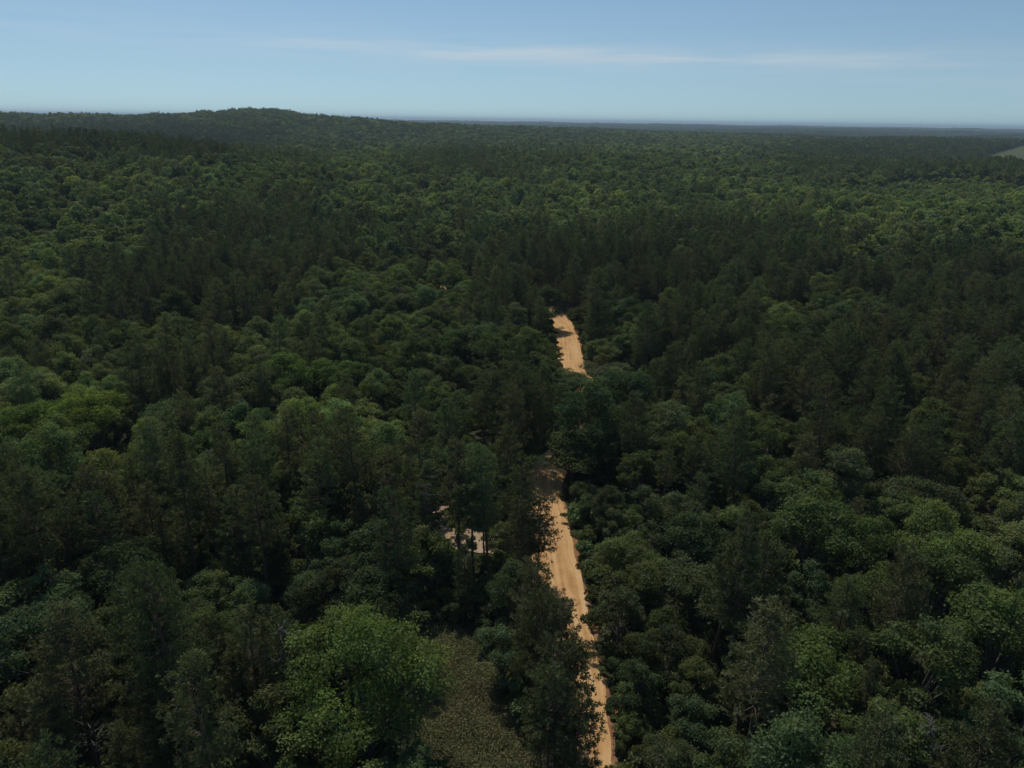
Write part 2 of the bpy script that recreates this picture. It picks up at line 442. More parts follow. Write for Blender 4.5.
# bushes
BU = []
for i, (h, rc) in enumerate([(2.2, 1.5), (1.6, 1.4), (3.0, 1.6), (1.1, 1.0)]):
    t, c = broadleaf(300 + i, h, rc, 24, 110, .14, .05, lobe_r=(.2, .34), limb_k=3, subs=4)
    BU.append((h, rc, t.build('bush_stem', [M_BARK]), c.build('bush_crown', [M_LEAF])))
    register(('u', 0, i), merge('bush', t, c, [M_BARK, M_LEAF]))

# ------------------------------------------------------------------ ground
def struct(o, label=None, kind='structure'):
    o['kind'] = kind
    if label: o['label'] = label
    return o
def link(name, me, parent=None):
    o = bpy.data.objects.new(name, me); C.objects.link(o)
    if parent: o.parent = parent
    return o

radii = np.concatenate([[0.0], np.geomspace(12, 400, 90), np.geomspace(430, 60000, 110)])
na = 288
angs = np.linspace(-np.pi, np.pi, na, endpoint=False)
rr_, aa_ = np.meshgrid(radii[1:], angs, indexing='ij')
X, Y = rr_ * np.sin(aa_), rr_ * np.cos(aa_)
Vg = np.column_stack([X.ravel(), Y.ravel(), terrain(X, Y).ravel()])
Vg = np.vstack([[0, 0, float(terrain(0, 0))], Vg])
i = np.arange(len(radii) - 2)[:, None] * na; j = np.arange(na)[None]; j2 = (j + 1) % na
Fq = (np.stack([i + j, i + j2, i + na + j2, i + na + j], -1).reshape(-1, 4) + 1)[:, ::-1]
Ft = np.stack([np.zeros(na, int), 1 + (np.arange(na) + 1) % na, 1 + np.arange(na)], -1)
ground = link('ground', np_mesh('ground', Vg, [Fq, Ft[:, ::-1]], [M_GROUND]))
struct(ground, 'rolling forest floor of leaf litter reaching the horizon')
for p in ground.data.polygons: p.use_smooth = True

# ------------------------------------------------------------------ road
RIGHT_EDGE = [(618, 800), (614, 768), (611, 740), (606, 700), (597, 655), (590, 620), (577, 560), (568, 520), (563, 490), (567, 472), (588, 452), (610, 428), (612, 404), (594, 380), (583, 366), (581, 345), (574, 328), (566, 317)]
HALF = 3.7
redge = [at(x, y)[:2] for x, y in RIGHT_EDGE]
pts = [np.array([redge[0][0] + 2, 30.0])] + [p for p in redge]
pts += [np.array([11.0, 282.0]), np.array([-2.0, 297.0]), np.array([-20.0, 308.0]), np.array([-50.0, 318.0])]
pts = np.array(pts)
def catmull(P, n=10):
    P = np.vstack([2 * P[0] - P[1], P, 2 * P[-1] - P[-2]]); out = []
    for i in range(1, len(P) - 2):
        p0, p1, p2, p3 = P[i - 1:i + 3]
        for t in np.linspace(0, 1, n, endpoint=False):
            out.append(.5 * (2 * p1 + (p2 - p0) * t + (2 * p0 - 5 * p1 + 4 * p2 - p3) * t * t + (3 * p1 - p0 - 3 * p2 + p3) * t ** 3))
    out.append(P[-2]); return np.array(out)
edge = catmull(pts, 8)
for _ in range(10): edge[1:-1] = (edge[:-2] + 2 * edge[1:-1] + edge[2:]) / 4
dd = unit(np.gradient(edge, axis=0)); nn_ = np.column_stack([dd[:, 1], -dd[:, 0]])       # to the right
centre = edge - nn_ * HALF
def ribbon(name, c, nrm, half, lift, mt, k=12, ragged=.5, seed=1, crown=.12, uvs=True):
    g = np.random.default_rng(seed)
    n = len(c); s = np.concatenate([[0], np.cumsum(np.linalg.norm(np.diff(c, axis=0), axis=1))])
    wob = lambda a: ragged * (np.sin(s / 3.1 + a) * .4 + np.sin(s / 1.3 + 2 * a) * .3 + g.normal(size=n) * .08)
    hl = half + wob(seed); hr = half + wob(seed + 2.2)
    u = np.linspace(-1, 1, k + 1)
    off = np.where(u[None] < 0, u[None] * hl[:, None], u[None] * hr[:, None])
    xy = c[:, None] + nrm[:, None] * off[..., None]
    z = terrain(xy[..., 0], xy[..., 1]) + lift + crown * (1 - u[None] ** 2) * 1.0 - .04 * np.exp(-((np.abs(u[None]) - .42) / .12) ** 2)
    V = np.concatenate([xy, z[..., None]], -1).reshape(-1, 3)
    i = np.arange(n - 1)[:, None] * (k + 1); j = np.arange(k)[None]
    F = np.stack([i + j, i + j + 1, i + k + 2 + j, i + k + 1 + j], -1).reshape(-1, 4)
    me = np_mesh(name, V, [F], [mt])
    uv = me.uv_layers.new(name='along')
    uu = np.stack([np.broadcast_to(u[None] * .5 + .5, z.shape), np.broadcast_to(s[:, None], z.shape)], -1).reshape(-1, 2)
    uv.data.foreach_set('uv', uu[F.ravel()].astype(np.float32).ravel())
    for p in me.polygons: p.use_smooth = True
    return link(name, me)
verge = struct(ribbon('road_verge', centre, nn_, HALF + .6, .08, M_CLAY, 10, .9, 5, .03), 'bare red clay verge along the dirt road')
road = struct(ribbon('dirt_road', centre, nn_, HALF, .16, M_ROAD, 16, .45, 3, .12), 'orange sandy dirt road winding through the forest')

def blob(name, px_outline, lift, mt, label, kind='structure', wob=.025):
    P = np.array([at(x, y)[:2] for x, y in px_outline])
    g = np.random.default_rng(len(name))
    c = P.mean(0); Q = catmull(np.vstack([P, P[:1]]), 8)[:-1]
    n = len(Q); k = 7
    V = [[*c, 0]]; F3, F4 = [], []
    for a in range(1, k + 1):
        for b in range(n):
            f = a / k * (1 + (wob * g.normal() if a == k else 0))
            V.append([*(c + (Q[b] - c) * f), 0])
    V = np.array(V); V[:, 2] = terrain(V[:, 0], V[:, 1]) + lift * np.concatenate([[1], np.repeat(np.linspace(1.4, 1.0, k), n)])
    for b in range(n): F3.append((0, 1 + b, 1 + (b + 1) % n))
    for a in range(k - 1):
        for b in range(n): F4.append((1 + a * n + b, 1 + (a + 1) * n + b, 1 + (a + 1) * n + (b + 1) % n, 1 + a * n + (b + 1) % n))
    area = 0.5 * np.sum(Q[:, 0] * np.roll(Q[:, 1], -1) - Q[:, 1] * np.roll(Q[:, 0], -1))
    F3, F4 = np.array(F3), np.array(F4)
    if area < 0: F3, F4 = F3[:, ::-1], F4[:, ::-1]
    me = np_mesh(name, V, [F4, F3], [mt])
    for p in me.polygons: p.use_smooth = True
    o = link(name, me); struct(o, label, kind)
    return o, Q
SCRUB_PX = [(428, 628), (455, 628), (482, 655), (503, 690), (527, 735), (552, 790), (560, 830), (470, 830), (440, 780), (415, 720), (405, 670)]
_, scrub_poly = blob('scrub_clearing', SCRUB_PX, .1, M_SCRUB, 'overgrown strip of dry brown scrub beside the bright green oak')
SAND_PX = [(428, 526), (438, 508), (460, 508), (490, 518), (520, 528), (545, 533), (545, 556), (510, 556), (470, 552), (436, 546)]
_, sand_poly = blob('sandy_clearing', SAND_PX, .13, M_SAND, 'pale bare sand patch opening off the road behind the pines')
FIELD_PX = [(984, 156), (1004, 151), (1040, 147), (1090, 149), (1090, 173), (1030, 172), (986, 168)]
_, field_poly = blob('pasture', FIELD_PX, 1.0, M_FIELD, 'distant tan pasture cut into the forest', wob=.02)

def inside(P, poly):
    P = np.atleast_2d(P); x, y = P[:, 0], P[:, 1]; r = np.zeros(len(P), bool); q = np.roll(poly, 1, 0)
    for (x1, y1), (x2, y2) in zip(poly, q):
        c = ((y1 > y) != (y2 > y)) & (x < (x2 - x1) * (y - y1) / (y2 - y1 + 1e-12) + x1); r ^= c
    return r
def road_dist(P):
    P = np.atleast_2d(P)
    return np.sqrt(((P[:, None] - centre[None]) ** 2).sum(2)).min(1)

# ------------------------------------------------------------------ where which tree grows
# (px, py, rx, ry, broadleaf share 0..1, brightness)  read as stands of the wood
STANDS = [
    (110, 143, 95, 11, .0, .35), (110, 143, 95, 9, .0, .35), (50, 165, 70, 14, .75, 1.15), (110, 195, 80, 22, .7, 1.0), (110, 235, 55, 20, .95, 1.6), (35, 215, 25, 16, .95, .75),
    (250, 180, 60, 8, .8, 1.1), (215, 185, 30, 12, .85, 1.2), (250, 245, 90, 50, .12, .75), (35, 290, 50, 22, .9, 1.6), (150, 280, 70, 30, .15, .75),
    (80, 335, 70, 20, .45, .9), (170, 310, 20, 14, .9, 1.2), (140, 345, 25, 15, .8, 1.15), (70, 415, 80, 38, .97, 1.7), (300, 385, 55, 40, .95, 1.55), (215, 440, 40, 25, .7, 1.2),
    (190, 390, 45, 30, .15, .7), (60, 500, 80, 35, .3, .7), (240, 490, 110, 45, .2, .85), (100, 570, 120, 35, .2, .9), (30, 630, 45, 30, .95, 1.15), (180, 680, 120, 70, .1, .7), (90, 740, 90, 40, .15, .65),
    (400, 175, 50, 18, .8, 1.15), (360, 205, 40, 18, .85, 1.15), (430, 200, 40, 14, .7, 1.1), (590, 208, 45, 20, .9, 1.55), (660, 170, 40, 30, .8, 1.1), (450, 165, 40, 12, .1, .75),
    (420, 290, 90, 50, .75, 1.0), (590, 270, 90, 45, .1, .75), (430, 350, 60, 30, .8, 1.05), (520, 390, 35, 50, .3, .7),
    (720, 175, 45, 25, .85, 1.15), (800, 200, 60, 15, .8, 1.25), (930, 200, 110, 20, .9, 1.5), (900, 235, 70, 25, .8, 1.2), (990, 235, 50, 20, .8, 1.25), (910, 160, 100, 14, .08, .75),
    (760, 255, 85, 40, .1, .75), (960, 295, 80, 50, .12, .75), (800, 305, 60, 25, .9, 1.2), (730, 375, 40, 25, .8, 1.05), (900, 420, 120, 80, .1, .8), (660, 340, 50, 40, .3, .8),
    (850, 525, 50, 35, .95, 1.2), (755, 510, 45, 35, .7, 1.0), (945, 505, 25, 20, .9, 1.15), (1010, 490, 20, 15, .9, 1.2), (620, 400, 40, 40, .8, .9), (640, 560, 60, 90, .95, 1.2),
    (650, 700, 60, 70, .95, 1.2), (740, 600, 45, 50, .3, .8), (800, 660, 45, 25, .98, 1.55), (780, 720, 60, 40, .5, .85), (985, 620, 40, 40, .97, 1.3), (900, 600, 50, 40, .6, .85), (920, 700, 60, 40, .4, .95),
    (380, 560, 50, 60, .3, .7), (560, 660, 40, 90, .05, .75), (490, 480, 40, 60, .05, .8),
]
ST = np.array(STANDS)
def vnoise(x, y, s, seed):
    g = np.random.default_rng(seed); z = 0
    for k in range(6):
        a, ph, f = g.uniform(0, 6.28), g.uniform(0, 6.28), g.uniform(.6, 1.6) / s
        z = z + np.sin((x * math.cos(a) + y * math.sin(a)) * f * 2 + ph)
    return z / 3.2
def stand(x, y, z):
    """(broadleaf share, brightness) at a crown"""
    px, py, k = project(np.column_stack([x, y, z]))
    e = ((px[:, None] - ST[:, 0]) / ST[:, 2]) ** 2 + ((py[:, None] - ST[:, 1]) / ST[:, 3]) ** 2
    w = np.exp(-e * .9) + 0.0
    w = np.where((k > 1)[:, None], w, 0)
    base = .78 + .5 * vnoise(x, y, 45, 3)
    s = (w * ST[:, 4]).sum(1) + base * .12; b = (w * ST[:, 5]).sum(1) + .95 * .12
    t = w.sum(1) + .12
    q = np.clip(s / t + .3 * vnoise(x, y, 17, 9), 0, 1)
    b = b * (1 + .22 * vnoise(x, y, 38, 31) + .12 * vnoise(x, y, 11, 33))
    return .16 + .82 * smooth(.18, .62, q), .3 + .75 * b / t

# points of the road that stay open to the eye and (first list) to the sun
OPEN = [(555, 330), (555, 342), (557, 352), (577, 342), (579, 355), (580, 366), (563, 362), (570, 368), (556, 320), (561, 325), (562, 335), (567, 340), (570, 350), (572, 360), (575, 370), (548, 475), (546, 485), (550, 493), (552, 505), (555, 515), (556, 530), (560, 545), (552, 552), (560, 560), (567, 575), (573, 590), (578, 600), (582, 612), (601, 735), (604, 750), (600, 720), (598, 705), (607, 762), (440, 640), (455, 650), (468, 670), (480, 700), (490, 730), (505, 760)]
OPENW = np.array([at(x, y) for x, y in OPEN])
SEEN_ONLY = [(440, 520, 0), (452, 526, 0), (478, 538, 0), (508, 547, 0), (440, 640, 0), (455, 650, 0), (468, 665, 0), (480, 685, 0), (470, 700, 0), (490, 710, 0), (500, 730, 0), (480, 740, 0), (510, 755, 0), (490, 766, 0),
             (320, 700, 5), (350, 660, 9), (390, 650, 9), (320, 740, 4), (360, 720, 6), (400, 700, 6), (430, 690, 6), (360, 760, 4), (400, 750, 4), (440, 740, 4)]
SEENW = np.array([at(*q) + np.array([0, 0, q[2]]) for q in SEEN_ONLY])
def blocks(x, y, h, rc, base, sun_too=True):
    g = float(terrain(x, y))
    c = np.array([x, y, g + h * (base + 1) / 2]); hz = h * (1 - base) / 2 * .95
    for o in OPENW:
        for d, lim in ((CAMP - o, 1.0), (SUN, 1.15)) if sun_too else ((CAMP - o, 1.0),):
            d = d / np.linalg.norm(d); q = c - o; t = q @ d
            if t < 1: continue
            e = q - d * t
            if (np.hypot(e[0], e[1]) / rc) ** 2 + (e[2] / hz) ** 2 < lim * .85: return True
    for o in SEENW:
        d = CAMP - o; d = d / np.linalg.norm(d); q = c - o; t = q @ d
        if t < 2: continue
        e = q - d * t
        if (np.hypot(e[0], e[1]) / rc) ** 2 + (e[2] / hz) ** 2 < .85: return True
    return False

BASEF = {'p': lambda k: PN_SPEC[k][2], 'b': lambda k: BL_SPEC[k][3]}
trees = []      # dicts: kind, proto, x, y, scale(xy,z), rot, tint
def put(kind, k, x, y, sxy, sz, tint, tag=None, rot=None):
    trees.append(dict(kind=kind, k=k, x=x, y=y, sxy=sxy, sz=sz, tint=tint, tag=tag, lean=(rnd.gauss(0, .035), rnd.gauss(0, .035)) if not tag else (0, 0), rot=rnd.uniform(0, 6.283) if rot is None else rot))

def btint(b, g=rnd):
    pal = [(.059, .077, .031), (.053, .077, .036), (.065, .077, .030), (.058, .069, .035), (.061, .080, .030)]
    c = np.array(g.choice(pal)) * b * g.uniform(.68, 1.32) * 1.95
    if b > 1.2: c = c * np.array([1.06, 1.04, .92])
    return tuple(c)
def ptint(b, g=rnd):
    pal = [(.046, .058, .025), (.052, .058, .026), (.043, .058, .026), (.056, .057, .028), (.045, .052, .024)]
    return tuple(np.array(g.choice(pal)) * b * g.uniform(.8, 1.2) * 2.5)

# trees one can pick out: (kind, proto, px of the crown, py of its top, height, crown radius, tint, note)
PICK = [
    ('b', 7, 364, 624, 18.0, 7.6, (.090, .125, .036), 'huge oak'),
    ('p', 0, 490, 446, 23, 3.5, ptint(.95), None), ('p', 5, 456, 446, 22, 3.5, ptint(.9), None), ('p', 1, 474, 460, 20, 3.2, ptint(1.0), None),
    ('p', 5, 520, 455, 20, 3.3, ptint(.85), None), ('p', 1, 424, 460, 18, 3.0, ptint(.9), None), ('p', 2, 540, 500, 14, 3.3, ptint(.75), 'leaning over the road'),
    ('p', 0, 545, 562, 20, 3.4, ptint(.85), None), ('p', 2, 535, 588, 19, 3.2, ptint(.85), None), ('p', 3, 560, 600, 19, 3.2, ptint(.8), None),
    ('p', 0, 552, 640, 19, 3.2, ptint(.85), None), ('p', 4, 580, 636, 17, 3.0, ptint(.8), None), ('p', 2, 562, 658, 18, 3.2, ptint(.9), None), ('p', 4, 574, 690, 16, 2.8, ptint(.85), None),
    ('b', 3, 85, 395, 15, 7.0, (.104, .138, .032), 'domed'), ('b', 0, 20, 405, 14, 5.5, (.086, .122, .032), None), ('b', 4, 285, 355, 16, 6.2, (.078, .116, .032), None),
    ('b', 0, 330, 362, 14, 5.5, (.072, .108, .032), None), ('b', 1, 245, 405, 13, 4.6, (.056, .094, .040), None), ('b', 6, 200, 430, 13, 3.2, (.060, .096, .036), None),
    ('b', 4, 815, 500, 15, 6.5, (.062, .088, .031), None), ('b', 3, 868, 520, 13, 5.0, (.064, .090, .030), None), ('b', 3, 810, 645, 12, 6.5, (.070, .100, .030), None),
    ('b', 4, 1005, 597, 15, 6.5, (.070, .098, .032), None), ('b', 0, 30, 612, 14, 5.5, (.054, .078, .040), None), ('b', 4, 590, 384, 19.5, 6.2, (.045, .068, .032), 'hiding'), ('b', 1, 586, 428, 10, 4.0, (.046, .070, .034), None), ('b', 3, 602, 402, 14, 5.2, (.048, .074, .032), None), ('b', 0, 632, 372, 17, 5.5, (.042, .066, .032), None), ('p', 2, 541, 364, 20, 3.9, ptint(.8), None), ('p', 0, 518, 368, 21, 3.8, ptint(.8), None), ('p', 4, 530, 385, 17.5, 3.4, ptint(.8), None), ('p', 4, 512, 392, 18, 3.6, ptint(.8), None), ('p', 2, 500, 385, 19, 3.8, ptint(.8), None), ('b', 5, 524, 437, 8, 3.0, (.06, .09, .03), None),
]
for kind, k, px, py, h, rc, tint, note in PICK:
    x, y = stand_for_top(px, py, h)
    if road_dist((x, y))[0] < HALF + .8: print('on the road', px, py, road_dist((x, y))[0])
    spec = PN_SPEC[k] if kind == 'p' else BL_SPEC[k]
    put(kind, k, x, y, rc / spec[1], h / spec[0], tuple(np.array(tint) * 1.6) if kind == 'b' else tint, note)

# trees that hide the bend and the far end of the road
def hides(t, o, f=.75):
    sp_ = PN_SPEC if t['kind'] == 'p' else BL_SPEC
    h = sp_[t['k']][0] * t['sz']; rc = sp_[t['k']][1] * t['sxy'] * f; base = sp_[t['k']][2 if t['kind'] == 'p' else 3]
    c = np.array([t['x'], t['y'], float(terrain(t['x'], t['y'])) + h * (base + 1) / 2]); hz_ = h * (1 - base) / 2 * f
    d = CAMP - o; d = d / np.linalg.norm(d); q = c - o; e = q - d * (q @ d)
    return q @ d > 1 and (np.hypot(e[0], e[1]) / rc) ** 2 + (e[2] / hz_) ** 2 < 1
for px, py in [(570, 458), (578, 452), (586, 444), (592, 436), (580, 440), (598, 428), (588, 425), (602, 415), (592, 408), (604, 402), (590, 396), (598, 392), (582, 388), (590, 384), (594, 378), (553, 453), (560, 446), (564, 441), (549, 459), (596, 401), (600, 397), (605, 409), (588, 402), (585, 408), (594, 412), (600, 405), (548, 304), (553, 309), (540, 300), (530, 298), (556, 312)]:
    o = at(px, py)
    if any(hides(t, o, .62) for t in trees): continue
    d = CAMP - o; d = d / np.linalg.norm(d); done = False
    for off in (0, 2, -2, 3.5, -3.5, 5, -5):
        for h in (9.5, 12, 14.5, 7.5):
            p = o + d * (h * .6 / d[2]); x, y = p[0] + off, p[1]
            k = rnd.choice((0, 3, 4)); sz = h / BL_SPEC[k][0]; rc = max(3.2, abs(off) + 2.2, h * .36)
            if road_dist((x, y))[0] < HALF + 1.2 or blocks(x, y, h, rc, BL_SPEC[k][3], False): continue
            put('b', k, x, y, rc / BL_SPEC[k][1], sz, btint(.82)); done = True; break
        if done: break
    if not done: print('still open', px, py)

# the rest, nearest first, kept apart by the spread of their crowns
HASH = {}
CELL = 6.0
def too_close(x, y, r, f=1.0):
    cx, cy_ = int(x // CELL), int(y // CELL)
    for i in range(cx - 2, cx + 3):
        for j in range(cy_ - 2, cy_ + 3):
            for (a, b, c) in HASH.get((i, j), ()):
                if (a - x) ** 2 + (b - y) ** 2 < ((r + c) * f) ** 2: return True
    return False
def note_tree(x, y, r): HASH.setdefault((int(x // CELL), int(y // CELL)), []).append((x, y, r))
for t in trees:
    rc = (PN_SPEC if t['kind'] == 'p' else BL_SPEC)[t['k']][1] * t['sxy']
    note_tree(t['x'], t['y'], rc * .8 if t['kind'] == 'b' else rc * .62)

def grid(r1, r2, cell, half_ang):
    n = int(r2 / cell) + 2
    gx, gy = np.meshgrid(np.arange(-n, n + 1) * cell, np.arange(0, n + 1) * cell)
    P = np.column_stack([gx.ravel(), gy.ravel()]) + rng.uniform(-.5, .5, (gx.size, 2)) * cell
    r = np.hypot(P[:, 0], P[:, 1]); a = np.arctan2(P[:, 0], P[:, 1] + 35)
    P = P[(r >= r1) & (r < r2) & (np.abs(a) < half_ang)]
    return P[np.argsort(np.hypot(P[:, 0], P[:, 1]))]

P = np.vstack([grid(38, 420, 3.1, R(44)), ])
P = P[(road_dist(P) > HALF + 1.5) & ~inside(P, scrub_poly) & ~inside(P, sand_poly)]
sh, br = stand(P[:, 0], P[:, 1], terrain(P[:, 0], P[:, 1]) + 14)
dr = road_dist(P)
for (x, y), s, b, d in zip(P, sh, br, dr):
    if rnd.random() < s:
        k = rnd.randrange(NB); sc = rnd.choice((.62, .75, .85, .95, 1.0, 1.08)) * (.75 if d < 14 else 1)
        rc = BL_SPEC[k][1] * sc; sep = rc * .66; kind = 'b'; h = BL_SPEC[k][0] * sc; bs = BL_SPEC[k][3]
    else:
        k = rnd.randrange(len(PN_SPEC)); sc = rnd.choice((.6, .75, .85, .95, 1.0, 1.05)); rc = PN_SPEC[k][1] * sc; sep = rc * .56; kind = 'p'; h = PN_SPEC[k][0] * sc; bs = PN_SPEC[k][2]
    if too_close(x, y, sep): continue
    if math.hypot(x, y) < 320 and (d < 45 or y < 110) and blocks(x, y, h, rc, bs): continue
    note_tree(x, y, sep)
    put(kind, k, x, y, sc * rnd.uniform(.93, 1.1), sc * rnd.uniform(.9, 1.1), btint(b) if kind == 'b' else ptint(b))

# ------------------------------------------------------------------ which ones show largest: those stand as trees of their own
def size_in_view(t):
    spec = (PN_SPEC if t['kind'] == 'p' else BL_SPEC)[t['k']]
    g = float(terrain(t['x'], t['y'])); h = spec[0] * t['sz']
    px, py, k = project(np.array([t['x'], t['y'], g + h * .7]))
    px2, py2, k2 = project(np.array([t['x'], t['y'], g + h]))
    t['px'], t['py'], t['pt'], t['d'] = float(px), float(py), float(py2), float(k); t['h'] = h; t['rc'] = spec[1] * t['sxy']; t['z'] = g
    rp = FPX * t['rc'] / k
    if k < 5 or px < -rp * .6 or px > W + rp * .6 or py2 > H - 2 or py2 < 0: return -1
    return rp
for t in trees: t['s'] = size_in_view(t)
single = {}
for kind in 'pb':
    v = sorted((t for t in trees if t['kind'] == kind and t['s'] > 0), key=lambda t: -t['s'] - (99 if t['tag'] else 0))
    single[kind] = v[:300]
    for t in v[:300]: t['own'] = True

LANDMARKS = [
    (566, 335, 'the far sunlit road stretch'), (556, 440, 'the hidden road bend'), (485, 530, 'the pale sandy clearing'), (560, 560, 'the widest road stretch'),
    (598, 700, 'the near road end'), (490, 700, 'the brown scrub strip'), (372, 690, 'the huge bright oak'), (85, 425, 'the domed yellow-green tree'),
    (300, 385, 'the bright mid-left grove'), (835, 535, 'the grey-green pair'), (810, 675, 'the bright low dome'), (1000, 630, 'the pale right-edge tree'),
    (28, 640, 'the bluish left-edge tree'), (925, 725, 'the bare grey tree'), (262, 620, 'the pale dead snag'), (720, 460, 'the right slope hollow'), (1015, 420, "the photo's right edge middle"),
    (60, 540, 'the dark left hollow'), (190, 745, "the photo's bottom left"), (720, 750, "the photo's bottom right"), (200, 320, 'the left slope clump'), (850, 330, 'the bright right clump'), (420, 320, 'the central green clump'),
    (620, 320, 'the pines behind the road'), (330, 520, 'the dark pines mid left'), (640, 580, 'the roadside green thicket'), (720, 600, 'the lower right pines'), (960, 540, 'the right middle hollow'),
    (120, 370, 'the left pine gap'), (930, 650, 'the low right thicket'), (250, 690, 'the pines beside the oak'), (110, 640, 'the lower left pines'), (700, 390, 'the small green patch'), (545, 680, 'the pines hiding the road'),
]
HEAD = ['heading right', 'heading back-right', 'heading back', 'heading back-left', 'heading left', 'heading forward-left', 'heading forward', 'heading forward-right']
ORD = ['first', 'second', 'third', 'fourth', 'fifth', 'sixth', 'seventh', 'eighth', 'ninth', 'tenth', 'eleventh', 'twelfth', 'thirteenth', 'fourteenth', 'fifteenth', 'sixteenth', 'seventeenth', 'eighteenth', 'nineteenth', 'twentieth'] + ['twenty-' + w for w in ('first', 'second', 'third', 'fourth', 'fifth', 'sixth', 'seventh', 'eighth', 'ninth')] + ['thirtieth'] + ['thirty-' + w for w in ('first', 'second', 'third', 'fourth', 'fifth', 'sixth', 'seventh', 'eighth', 'ninth')]
def word_for(t):
    r, g, b = t['tint']; lum = .3 * r + .6 * g + .1 * b
    if t['kind'] == 'b':
        return 'bright green' if lum > .155 else ('dusky green' if lum < .095 else ('yellowish green' if r > .8 * g else 'plain green'))
    return 'dull olive' if lum > .125 else ('very dark' if lum < .10 else 'dark olive')
def size_for(t):
    ref = {'b': (10.0, 14.0), 'p': (15.5, 20.5)}[t['kind']]
    return 'short' if t['h'] < ref[0] else ('tall' if t['h'] > ref[1] else 'medium')
HAND = {'huge oak': 'huge bright green broadleaf crown beside the brown scrub strip, biggest in the photo', 'domed': 'broad domed yellow-green tree, brightest crown on the left side',
        'hiding': 'broad dark green tree hiding the bend of the dirt road', 'leaning over the road': 'short dark pine reaching over the left edge of the sunlit road'}
sectors = {}
for kind in 'pb':
    for t in single[kind]:
        cy_ = t['pt'] + .35 * (t['py'] - t['pt']) * 2
        d = [(math.hypot(t['px'] - a, cy_ - b), i) for i, (a, b, _) in enumerate(LANDMARKS)]
        dist, i = min(d)
        ang = math.atan2(LANDMARKS[i][1] - cy_, t['px'] - LANDMARKS[i][0])
        sectors.setdefault((kind, i, int(round(ang / (math.pi / 4))) % 8), []).append((dist, id(t), t))
for (kind, i, o), v in sectors.items():
    v.sort()
    for n_, (_, _, t) in enumerate(v):
        what = 'broadleaf tree' if kind == 'b' else 'pine'
        if n_ > 15: print('crowded', LANDMARKS[i], HEAD[o], n_)
        t['label'] = HAND.get(t['tag']) or '%s %s %s, %s from %s %s' % (size_for(t), word_for(t), what, ORD[n_], LANDMARKS[i][2], HEAD[o])

def plant(t, name, parts, label, cat, group):
    e = bpy.data.objects.new(name, None); C.objects.link(e)
    e.empty_display_size = .5
    e.location = (t['x'], t['y'], t['z']); e.rotation_euler = (t['lean'][0], t['lean'][1], t['rot']); e.scale = (t['sxy'], t['sxy'], t['sz'])
    e['label'] = label; e['category'] = cat; e['group'] = group
    for pn, me in parts:
        o = bpy.data.objects.new(pn, me); C.objects.link(o); o.parent = e
        if pn == 'crown': o['tint'] = [float(v) for v in t['tint']]
        else: o['tint'] = [1.0, 1.0, 1.0]
    return e
for t in single['b']:
    p = BL[t['k']]
    plant(t, 'broadleaf_tree', (('trunk', p[2]), ('crown', p[3])), t['label'], 'tree', 'broadleaf trees of the near forest')
for t in single['p']:
    p = PN[t['k']]
    plant(t, 'pine_tree', (('trunk', p[2]), ('crown', p[3])), t['label'], 'pine', 'pines of the near forest')

# ------------------------------------------------------------------ bare and dead trees
def dead_tree(px, py, h, seed, tilt, rot, mt, label, twigs=26):
    g = np.random.default_rng(seed)
    x, y = stand_for_top(px, py, h)
    z = np.linspace(-.4, h, 9); w = np.cumsum(g.normal(size=(9, 2)) * .14, 0); w[0] = 0
    tm, bm_ = Mesh(), Mesh()
    rad = np.linspace(.2, .03, 9)
    tm.add(*tube(np.column_stack([w, z]), rad, 7))
    for _ in range(twigs):
        s0 = g.uniform(.4, .97); o = np.array([np.interp(s0 * h, z, w[:, 0]), np.interp(s0 * h, z, w[:, 1]), s0 * h])
        a = g.uniform(0, 6.28); L = g.uniform(1.2, 3.6) * (1.25 - s0) * h / 12
        d = np.array([math.cos(a), math.sin(a), g.uniform(.1, .7)])
        p = o + d * L * np.linspace(0, 1, 5)[:, None] + np.cumsum(g.normal(size=(5, 3)) * .06 * L, 0) * np.linspace(0, 1, 5)[:, None]
        bm_.add(*tube(p, np.linspace(.075, .022, 5), 5))
        for _k in range(5):
            q = p[g.integers(1, 5)]; e_ = unit(d + g.normal(size=3) * .7) * L * g.uniform(.3, .6)
            bm_.add(*tube(q + e_ * np.linspace(0, 1, 3)[:, None], [.035, .025, .014], 4))
    e = bpy.data.objects.new('dead_tree', None); C.objects.link(e)
    e.location = (x, y, float(terrain(x, y))); e.rotation_euler = (tilt[0], tilt[1], rot)
    e['label'] = label; e['category'] = 'dead tree'; e['group'] = 'bare and dead trees'
    link('trunk', tm.build('dead_trunk', [mt]), e); link('branches', bm_.build('dead_branches', [mt]), e)
dead_tree(262, 612, 17, 1, (.05, .12), .4, M_DEAD, 'pale dead snag with bare limbs among the dark pines on the left')
dead_tree(928, 718, 13, 2, (0, .03), 1.0, M_DEAD, 'bare grey twiggy tree low on the right among green crowns', 46)
dead_tree(196, 392, 15, 3, (.1, -.25), .2, M_DEAD, 'thin leaning dead trunk above the dark hollow left of centre', 14)
dead_tree(88, 690, 12, 4, (0, .06), 2.0, M_DEAD, 'small pale dead tree near the bottom left corner', 22)
dead_tree(432, 470, 19, 5, (0, .02), 2.6, M_BARK, 'tall bare dark trunk standing left of the sandy clearing', 12)
dead_tree(999, 418, 15, 6, (.05, -.1), .9, M_DEAD, 'bleached bare tree in the dark pines near the right edge', 20)

